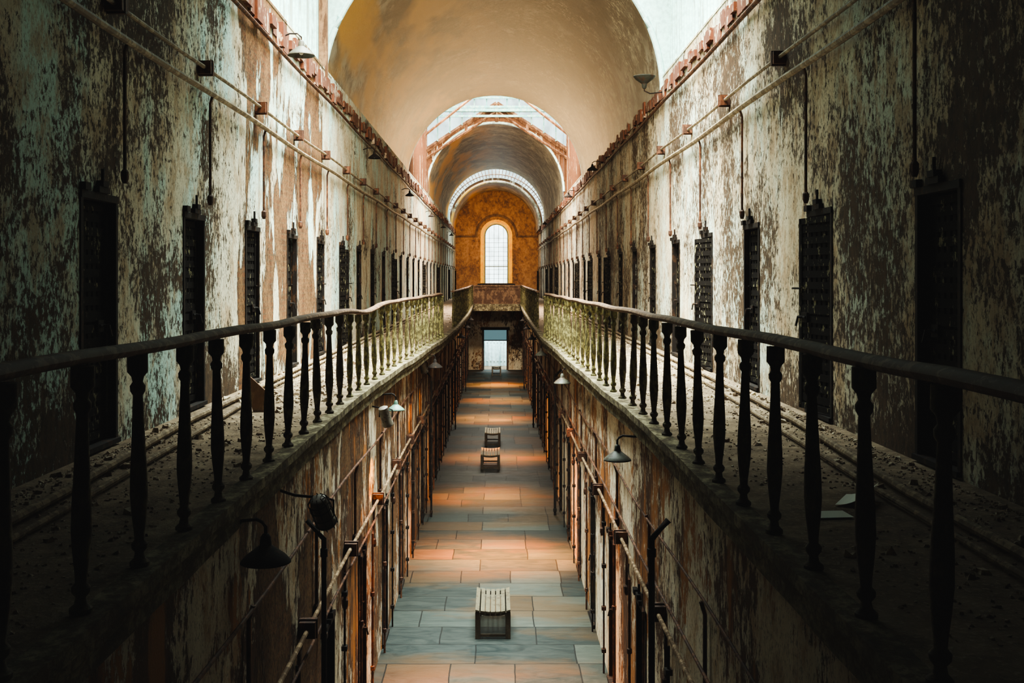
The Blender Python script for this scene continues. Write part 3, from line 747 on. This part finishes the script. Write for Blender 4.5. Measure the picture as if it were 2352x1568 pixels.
bench(-.02,62.8,"small dark slatted bench by the end doorway",.56,1.25)

# ---------------------------------------------------------------- debris, papers, board
def rubble(side,lab):
    m=M(); c=0
    while c<9500:
        y=random.uniform(4.2,30) if random.random()<.8 else random.uniform(30,58)
        u=random.random()**2.1
        e=abs(edge(side,y))+.18
        x=side*(W-.12-u*(W-.17-e)); s=random.uniform(.004,.018)*(2.8 if random.random()<.05 else 1)
        if side>0 and 6.2<y<7.4 and x<2.7: continue
        if side<0 and 11.3<y<12.5 and x<-2.4: continue
        if side<0 and 12<y<20: s*=1.4
        c+=1
        a=random.random()*6
        n0=len(m.v)
        for k in range(4):
            r=s*random.uniform(.6,1.2); m.v.append((x+r*math.cos(a+k*1.57),y+r*math.sin(a+k*1.57),GZ))
        for k in range(4):
            r=s*random.uniform(.3,.9); m.v.append((x+r*math.cos(a+k*1.57),y+r*math.sin(a+k*1.57),GZ+s*random.uniform(.3,.9)))
        m.f+=[tuple(n0+q for q in f) for f in [(4,5,6,7),(0,1,5,4),(1,2,6,5),(2,3,7,6),(3,0,4,7)]]
    o=thing("rubble",lab,"debris",me=m.mesh("rubble",rubm)); o["kind"]="stuff"
rubble(1,"fallen plaster crumbs scattered over the gallery floor"); rubble(-1,"fallen plaster and brick crumbs on the gallery floor")
def paper(x,y,w,h,a,lab,c=0):
    m=M(); N=6
    for i in range(N):
        u0=i/N-.5; u1=(i+1)/N-.5
        z0=.012+c*(u0+.5)**2; z1=.012+c*(u1+.5)**2
        m.quad((u0*w,-h/2,z0),(u1*w,-h/2,z1),(u1*w,h/2,z1+.004),(u0*w,h/2,z0+.004))
    thing("sheet_of_paper",lab,"paper",(x,y,GZ),(0,0,a),me=m.mesh("paper",paperm))
paper(2.0,6.55,.24,.17,.1,"flat white sheet of paper on the dusty gallery floor")
paper(2.3,6.95,.2,.36,-.5,"curled white sheet of paper on the dusty gallery floor",.09)
m=M(); m.v+=[(0,0,0),(.16,-.05,.0),(.20,.02,.16),(-.12,.10,.44),(0,.03,0),(.16,-.02,.0),(.20,.05,.16),(-.12,.13,.44)]
m.f+=[(0,1,2,3),(7,6,5,4),(0,4,5,1),(1,5,6,2),(2,6,7,3),(3,7,4,0)]
thing("broken_board","broken triangular brown board leaning against the wall","board",(-2.62,11.7,GZ),(0,0,.1),me=m.mesh("board",speck("warm_broken_wood",(.34,.18,.10),(.48,.29,.17),.5,5,.8,.2)))

# ---------------------------------------------------------------- lights
def area(loc,rot,sx,sy,p,col,spread=180):
    l=bpy.data.lights.new("day_and_fill_light","AREA"); l.shape='RECTANGLE'; l.size=sx; l.size_y=sy; l.energy=p; l.color=col; l.spread=math.radians(spread)
    o=bpy.data.objects.new("day_and_fill_light",l); o.location=loc; o.rotation_euler=rot; C.objects.link(o); return o
area((0,18.,EYE+7.1),(0,0,0),6,6.8,3000,(.87,1.,.93),91)
area((0,48,EYE+9.4),(0,0,0),6,10.5,4400,(1.,.93,.80),140)
area((0,77.8,EYE+8.4),(0,0,0),6,3,800,(.95,.98,.95),150)
def slant(y,z,p,col,dn_=.35,sp_=120):
    o=area((0,y,z),(0,0,0),5,1.8,p,col,sp_); o.rotation_euler=Vector((0,1,-dn_)).to_track_quat('-Z','Y').to_euler()  # added fill light tilted down the corridor, kept out of view
slant(12.6,EYE+5.9,820,(1.,.88,.68),.42,100)
slant(43.,EYE+7.6,1500,(1.,.84,.60),.25,130)
area((0,81,EYE+3),(pi/2,0,0),3,4,230,(1.,.58,.26),150)      # added warm fill toward end wall (+y)
area((0,46,EYE+4.5),(-pi/2,0,0),3,2,120,(1.,.64,.28),150)   # added warm fill back to vault (-y)
for x,y,sx,sy,p in ((-.1,14.4,2.6,.8,75),(.1,22.0,2.2,1.2,210),(-.3,28.0,1.7,1.1,75),(.2,34.2,2.0,.8,80),(-.2,43.5,1.6,1.3,120),(.2,50,1.9,.8,90),(0,57.5,1.7,1.2,120)):
    area((x,y,3.6),(0,0,random.uniform(-.12,.12)),sx,sy,p*2.2,(1.,.33,.03),52)  # added floating emitters standing in for warm light out of the cells
def sp(loc,tgt,p,ang,col):
    l=bpy.data.lights.new("warm_spot","SPOT"); l.energy=p; l.spot_size=math.radians(ang); l.color=col; l.shadow_soft_size=.03; l.spot_blend=.3
    o=bpy.data.objects.new("warm_spot",l); o.location=loc; C.objects.link(o)
    o.rotation_euler=(Vector(tgt)-Vector(loc)).to_track_quat('-Z','Y').to_euler()
for y in (15.1,21.7,24.7): sp((1.2,y-.9,2.9),(-1.74,y,2.8),1600,12,(1,.42,.03))  # added spots for orange flecks on the lower left wall; no lamp there
area((0,YL+1.5,3.4),(0,0,0),3,2,400,(.78,.96,1.))
w=bpy.data.worlds.new("w"); bpy.context.scene.world=w; w.use_nodes=True
w.node_tree.nodes["Background"].inputs[0].default_value=(.5,.75,.85,1); w.node_tree.nodes["Background"].inputs[1].default_value=.6

cam=bpy.data.cameras.new("cam"); co=bpy.data.objects.new("cam",cam); C.objects.link(co)
co.location=(0,0,EYE); co.rotation_euler=(pi/2,0,0); cam.sensor_width=36; cam.lens=2500/2352*36
cam.shift_x=35/2352; cam.shift_y=-144/2352; cam.clip_end=300
bpy.context.scene.camera=co
vs=bpy.context.scene.view_settings
vs.view_transform='AgX'
try: vs.look='AgX - High Contrast'
except Exception as e: print(e)
vs.exposure=.05
try:
    vs.use_curve_mapping=True
    cm=vs.curve_mapping
    cm.curves[3].points[0].location=(0,.012)
    cm.update()
except Exception as e: print("curve",e)
